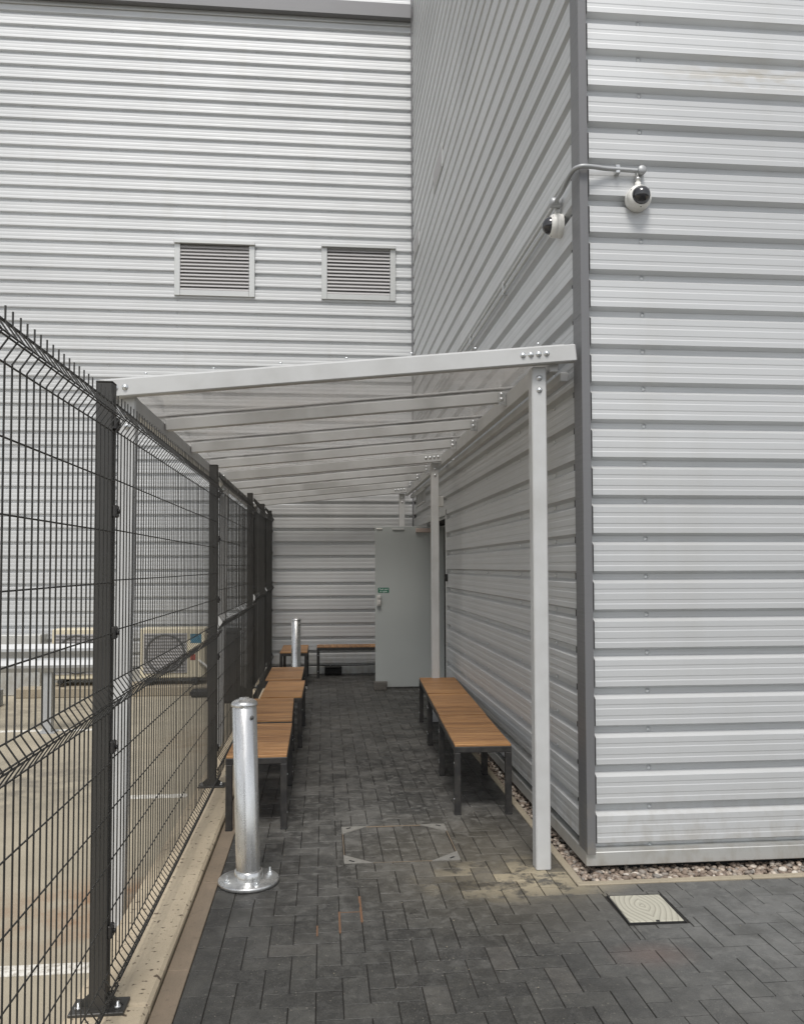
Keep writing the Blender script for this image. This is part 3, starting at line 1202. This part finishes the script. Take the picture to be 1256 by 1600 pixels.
def make_bench():
    t = thing('bench', 'x', 'bench', (0, 0, 0))
    leg = MB().box(-.02, .02, -.02, .02, 0, BH - .052, .003).mesh('leg', BSTEEL)
    foot = MB().box(-.0215, .0215, -.0215, .0215, 0, .012, .003).mesh('foot_cap', RUBBER)
    dot = MB().lathe([(.0001, 0), (.0055, 0), (.004, .003), (.0001, .0035)], 8).mesh('bolt', BOLT)
    for sx in (-1, 1):
        for sy in (-1, 1):
            l = link('leg', leg, t, (sx * (BW / 2 - .02), sy * (BL_ / 2 - .02), 0))
            link('foot_cap', foot, l)
            for z in (.10, .33):
                for rot, dx, dy in ((R(90) * sx, sx * .02, 0),):
                    d = link('bolt', dot, l, (dx, dy, z))
                    d.rotation_euler.y = rot
    b = MB()
    w, l = BW / 2, BL_ / 2
    b.box(-w, w, -l, -l + .038, BH - .052, BH - .014, .003)
    b.box(-w, w, l - .038, l, BH - .052, BH - .014, .003)
    b.box(-w, -w + .03, -l + .0385, l - .0385, BH - .052, BH - .014, .003)
    b.box(w - .03, w, -l + .0385, l - .0385, BH - .052, BH - .014, .003)
    b.build('frame', BSTEEL, t)
    n = 11
    pitch = BL_ / n
    sl = MB().box(-w + .003, w - .003, -pitch / 2 + .002, pitch / 2 - .002, -.0138, .001, .002).mesh('slat', WOOD)
    for k in range(n):
        s_ = link('slat', sl, t, (0, -l + pitch * (k + .5), BH - .0))
        s_.rotation_euler.x = random.gauss(0, .003)
    return t


b0 = make_bench()
bs = [
    (1.048, 5.82, 2.4, 'nearest of the three wooden benches along the right wall'),
    (1.098, 6.895, 2.4, 'middle of the three wooden benches along the right wall'),
    (1.146, 7.985, 2.6, 'farthest of the three wooden benches on the right, beside the grey canopy post'),
    (-.405, 5.655, -.3, 'nearest wooden bench on the left, partly behind the large shiny bollard'),
    (-.425, 6.815, -1.2, 'second nearest wooden bench in the left row'),
    (-.366, 7.93, .4, 'third wooden bench from the front in the left row, set slightly right'),
    (-.400, 9.06, .2, 'fourth wooden bench from the front in the left row, in front of the far bollard'),
    (-.394, 11.74, .0, 'wooden bench standing behind the far bollard against the back wall'),
    (.430, 12.10, 90, 'wooden bench lying along the back wall, half hidden by the open door'),
]
for i, (x, y, a, lab) in enumerate(bs):
    o = b0 if i == 0 else copy_tree(b0)
    o.location = (x, y, 0)
    o.rotation_euler.z = -R(a)
    tag(o, lab, 'bench', 'black framed wooden benches in the alley')

# ------------------------------------------------------------------ bollards
def bollard(label, loc, lean):
    t = thing('bollard', label, 'bollard', loc, 0, 'galvanised bollards')
    b = MB()
    b.lathe([(.0001, .0), (.148, .0), (.153, .004), (.153, .017), (.149, .021), (.0001, .021)], 56)
    fl_ = b.build('flange', GALV, t)
    for k in range(4):
        a = R(25 + 90 * k)
        c = MB()
        c.lathe([(.0001, 0), (.017, 0), (.017, .003), (.012, .003), (.012, .013), (.0055, .014), (.0055, .034), (.0001, .035)], 6, smooth=False)
        o = c.build('anchor_bolt', BOLT, fl_, (.115 * math.cos(a), .115 * math.sin(a), .021))
    b = MB()
    b.lathe([(.072, .0), (.072, .040), (.068, .044), (.062, .044)], 40)
    s_ = b.build('socket', TUBE, t, (0, 0, .021))
    tb = MB()
    tb.lathe([(.0615, .03), (.0615, .882), (.0585, .884), (.0585, .890)], 48)
    u = tb.build('tube', TUBE, t)
    u.rotation_euler.y = lean
    cp = MB()
    cp.lathe([(.058, .889), (.0665, .890), (.0675, .894), (.0665, .902), (.060, .912), (.046, .920), (.030, .924), (.026, .925), (.024, .931), (.0001, .932)], 48)
    cp.build('cap', TUBE, u)
    lk = MB()
    lk.lathe([(.0001, 0), (.011, 0), (.010, .005), (.0001, .006)], 14, Matrix.Translation((.040, -.0475, .835)) @ Matrix.Rotation(R(40), 4, 'Z') @ Matrix.Rotation(R(90), 4, 'X'))
    lk.build('lock_hole', DARK, u)
    return t


bollard('large shiny galvanised bollard in the left foreground on a round bolted flange', (-.375, 4.31, .001), R(-1.6))
bollard('small distant galvanised bollard rising between the left benches near the back wall', (-.352, 10.95, .001), 0)

# ------------------------------------------------------------------ manhole tray
mh = thing('manhole_cover', 'square recessed manhole cover filled with pavers and pale corner plates', 'manhole cover', ((MH[0] + MH[1]) / 2, (MH[2] + MH[3]) / 2, 0))
w, l = (MH[1] - MH[0]) / 2, (MH[3] - MH[2]) / 2
b = MB()
b.box(-w, w, -l, l, -.03, -.012)
for s_ in (-1, 1):
    b.box(s_ * (w - .004) - .002, s_ * (w - .004) + .002, -l, l, -.012, .0015)
    b.box(-w + .0065, w - .0065, s_ * (l - .004) - .002, s_ * (l - .004) + .002, -.012, .0014)
b.build('tray', EDGE, mh)
for ix in range(6):
    for iy in range(-1, 4):
        xa, xb = -w + .010 + ix * .1023, -w + .010 + (ix + 1) * .1023
        sh = .1 if ix % 2 else .0
        ya, yb = -l + .01 + iy * .2 + sh, -l + .01 + (iy + 1) * .2 + sh
        c = clip((xa, xb, ya, yb), (-w + .008, w - .008, -l + .008, l - .008))
        if c:
            me = paver_data(c[1] - c[0], c[3] - c[2])[0]
            link('paver', me, mh, ((c[0] + c[1]) / 2, (c[2] + c[3]) / 2, random.uniform(-.001, .0004) - .001))
PLATE = Mat('worn pale metal plate', (.45, .44, .41), .5, .3)
PLATE.color(PLATE.mix(PLATE.noise(40, 4), (.36, .35, .32), (.18, .17, .155)))
cut_ = .15
for sx in (-1, 1):
    for sy in (-1, 1):
        b = MB()
        tri = [(sx * w, sy * l), (sx * (w - cut_ * 1.05), sy * l), (sx * w, sy * (l - cut_ * .9))]
        if sx * sy < 0:
            tri = tri[::-1]
        b.add([(p[0], p[1], .003) for p in tri] + [(p[0], p[1], -.01) for p in tri], [(0, 1, 2), (0, 3, 4, 1), (1, 4, 5, 2), (2, 5, 3, 0)])
        pl_ = b.build('corner_plate', PLATE.m, mh)
        c = MB().box(-.017, .017, -.006, .006, 0, .0012)
        k_ = c.build('key_slot', VOID, pl_, (sx * (w - .042), sy * (l - .034), .0032))
        k_.rotation_euler.z = -sx * sy * R(40)

# small square cover
cvt = thing('access_cover', 'small pale square cover with wood grain rings set in the paving', 'access cover', ((CV[0] + CV[1]) / 2, (CV[2] + CV[3]) / 2, 0), R(-1.5))
w, l = (CV[1] - CV[0]) / 2, (CV[3] - CV[2]) / 2
MB().box(-w + .006, w - .006, -l + .006, l - .006, -.03, .006, .003).build('lid', COVER, cvt)
b = MB()
for s_ in (-1, 1):
    b.box(s_ * w - .0025, s_ * w + .0025, -l - .005, l + .005, -.03, .004)
    b.box(-w + .0035, w - .0035, s_ * l - .0025, s_ * l + .0025, -.03, .0038)
b.build('frame', RUBBER, cvt)
MB().box(-.004, .012, -l + .004, -l + .016, .0055, .0066).build('key_slot', VOID, cvt)

# ------------------------------------------------------------------ small things at the far end
bx = thing('bait_box', 'low black plastic box on the paving against the back wall', 'box', (.15, 12.33, 0))
MB().box(-.125, .125, -.05, .09, 0, .095, .012).build('body', RUBBER, bx)
MB().box(-.127, .127, -.052, .092, .096, .112, .006).build('lid', RUBBER, bx)
blk = thing('brick_stack', 'short stack of grey blocks at the foot of the open door edge', 'blocks', (.735, 10.76, 0))
me = MB().box(-.085, .085, -.05, .05, 0, .05, .004).mesh('brick', M_conc('grey block', (.09, .085, .075), (.12, .11, .10)))
for k in range(2):
    o = link('brick', me, blk, (.006 * k, .004 * k, .001 + .0515 * k))
    o.rotation_euler.z = R(3 - 5 * k)

# ------------------------------------------------------------------ beyond the fence: barrier, air units
gr = thing('crash_barrier', 'galvanised crash barrier seen through the left end of the fence', 'crash barrier', (-3.0, 9.4, -.2))
b = MB()
pr = [(.0, .70), (-.01, .708), (-.045, .66), (-.05, .63), (-.01, .58), (0, .555), (-.01, .53), (-.05, .48), (-.045, .45), (-.01, .402), (0, .41)]
x0, x1 = -4.2, .72
vs = [(x, d - .06, z + .26) for (d, z) in pr for x in (x0, x1)] + [(x, d - .056, z + .26) for (d, z) in pr for x in (x0, x1)]
n = len(pr)
fs = [(2 * i, 2 * i + 2, 2 * i + 3, 2 * i + 1) for i in range(n - 1)] + [(2 * n + 2 * i, 2 * n + 2 * i + 1, 2 * n + 2 * i + 3, 2 * n + 2 * i + 2) for i in range(n - 1)]
b.add(vs, fs)
b.build('rail', DULL, gr)
for x in (.02, -2.9):
    b = MB()
    b.box(x - .045, x + .045, -.05, -.045, 0, .93)
    b.box(x + .04, x + .045, -.045, .05, 0, .93)
    b.box(x - .045, x + .045, .05, .055, 0, .93)
    b.box(x - .09, x + .09, -.08, .09, 0, .012)
    b.build('post', DULL, gr)


def air_unit(label, x, y, z, w=.90, h=.70, sticker=False):
    t = thing('air_unit', label, 'air conditioning unit', (x, y, z), 0, 'cream air conditioning units')
    MB().box(-w / 2, w / 2, 0, .34, .05, h + .05, .012).build('casing', CREAM, t)
    b = MB()
    b.box(-w / 2 + .05, w / 2 - .25, -.012, -.004, .12, h - .02, .002)
    b.build('grille_panel', BLADE, t)
    gx = (-w / 2 + .05 + w / 2 - .25) / 2
    fan = MB()
    fan.lathe([(.26, 0), (.275, .012), (.26, .02), (.25, .012)], 32, Matrix.Translation((gx, -.012, .12 + (h - .14) / 2)) @ Matrix.Rotation(R(90), 4, 'X'))
    fan.build('fan_ring', DARK, t)
    g_ = MB()
    for k in range(12):
        z_ = .15 + k * (h - .2) / 11
        g_.box(-w / 2 + .06, w / 2 - .26, -.022, -.018, z_, z_ + .008)
    g_.build('grille_wires', DARK, t)
    for s_ in (-1, 1):
        MB().box(s_ * (w / 2 - .14) - .04, s_ * (w / 2 - .14) + .04, -.06, .40, 0, .05, .005).build('foot', RUBBER, t)
    if sticker:
        MB().box(w / 2 - .20, w / 2 - .05, -.004, -.001, h - .16, h - .03).build('blue_sticker', BLUE, t)
        MB().box(w / 2 - .20, w / 2 - .13, -.004, -.001, .30, .38).build('red_label', RED, t)
        b = MB()
        b.tube(smooth_path([(w / 2 - .08, -.02, .3), (w / 2 + .02, -.04, .22), (w / 2 + .1, .02, .12), (w / 2 + .12, .2, .5), (w / 2 + .12, .42, .8)]), .018, 8)
        b.build('pipe', WHITE, t)
    return t


slab = MB().box(-4.2, -1.25, 11.85, 12.44, -.2, -.07, .01)
tag(slab.build('concrete_plinth', GKERB), 'low concrete base under the two cream air units', 'plinth')
air_unit('cream air unit behind the crash barrier, left of the first canopy post', -3.32, 12.0, -.02)
air_unit('cream air unit with blue sticker in clear view right of the first canopy post', -2.12, 12.0, -.02, sticker=True)
b = MB().box(-.45, .45, -.35, .3, 0, .22, .01)
stp = b.build('ramp_block', M_conc('bluish concrete', (.36, .37, .37), (.28, .29, .29)), None, (-4.6, 11.0, -.2))
tag(stp, 'pale grey concrete block beyond the crash barrier at the left edge', 'block')
MB().box(-.3, .45, -.355, -.3505, .02, .14).build('dark_face', DARK, stp)
cab = thing('grey_cabinet', 'low grey louvred cabinet behind the barrier at the left edge', 'cabinet', (-4.9, 12.1, -.2))
MB().box(-.6, .95, 0, .3, 0, .85, .01).build('body', FLASH, cab)
for k in range(4):
    MB().box(-.5, -.05, -.02, -.001, .5 + k * .07, .54 + k * .07).build('louvre', BLADE, cab)
bn = thing('dark_bin', 'dark upright bin behind the fence next to the third fence post', 'bin', (-1.32, 11.3, -.2))
MB().box(-.20, .20, -.2, .2, .02, .92, .02).build('body', RUBBER, bn)
MB().box(-.21, .21, -.22, .21, .925, .97, .015).build('lid', RUBBER, bn)
for s_ in (-1, 1):
    MB().lathe([(.0001, -.02), (.09, -.02), (.09, .02), (.0001, .02)], 16, Matrix.Translation((s_ * .22, .17, .09)) @ Matrix.Rotation(R(90), 4, 'Y')).build('wheel', RUBBER, bn)
ws = thing('wheel_stop', 'long low black rubber stop on the road beside the kerb', 'wheel stop', (-1.50, 11.72, -.2))
MB().box(-.32, .45, -.08, .08, 0, .11, .03).build('body', RUBBER, ws)
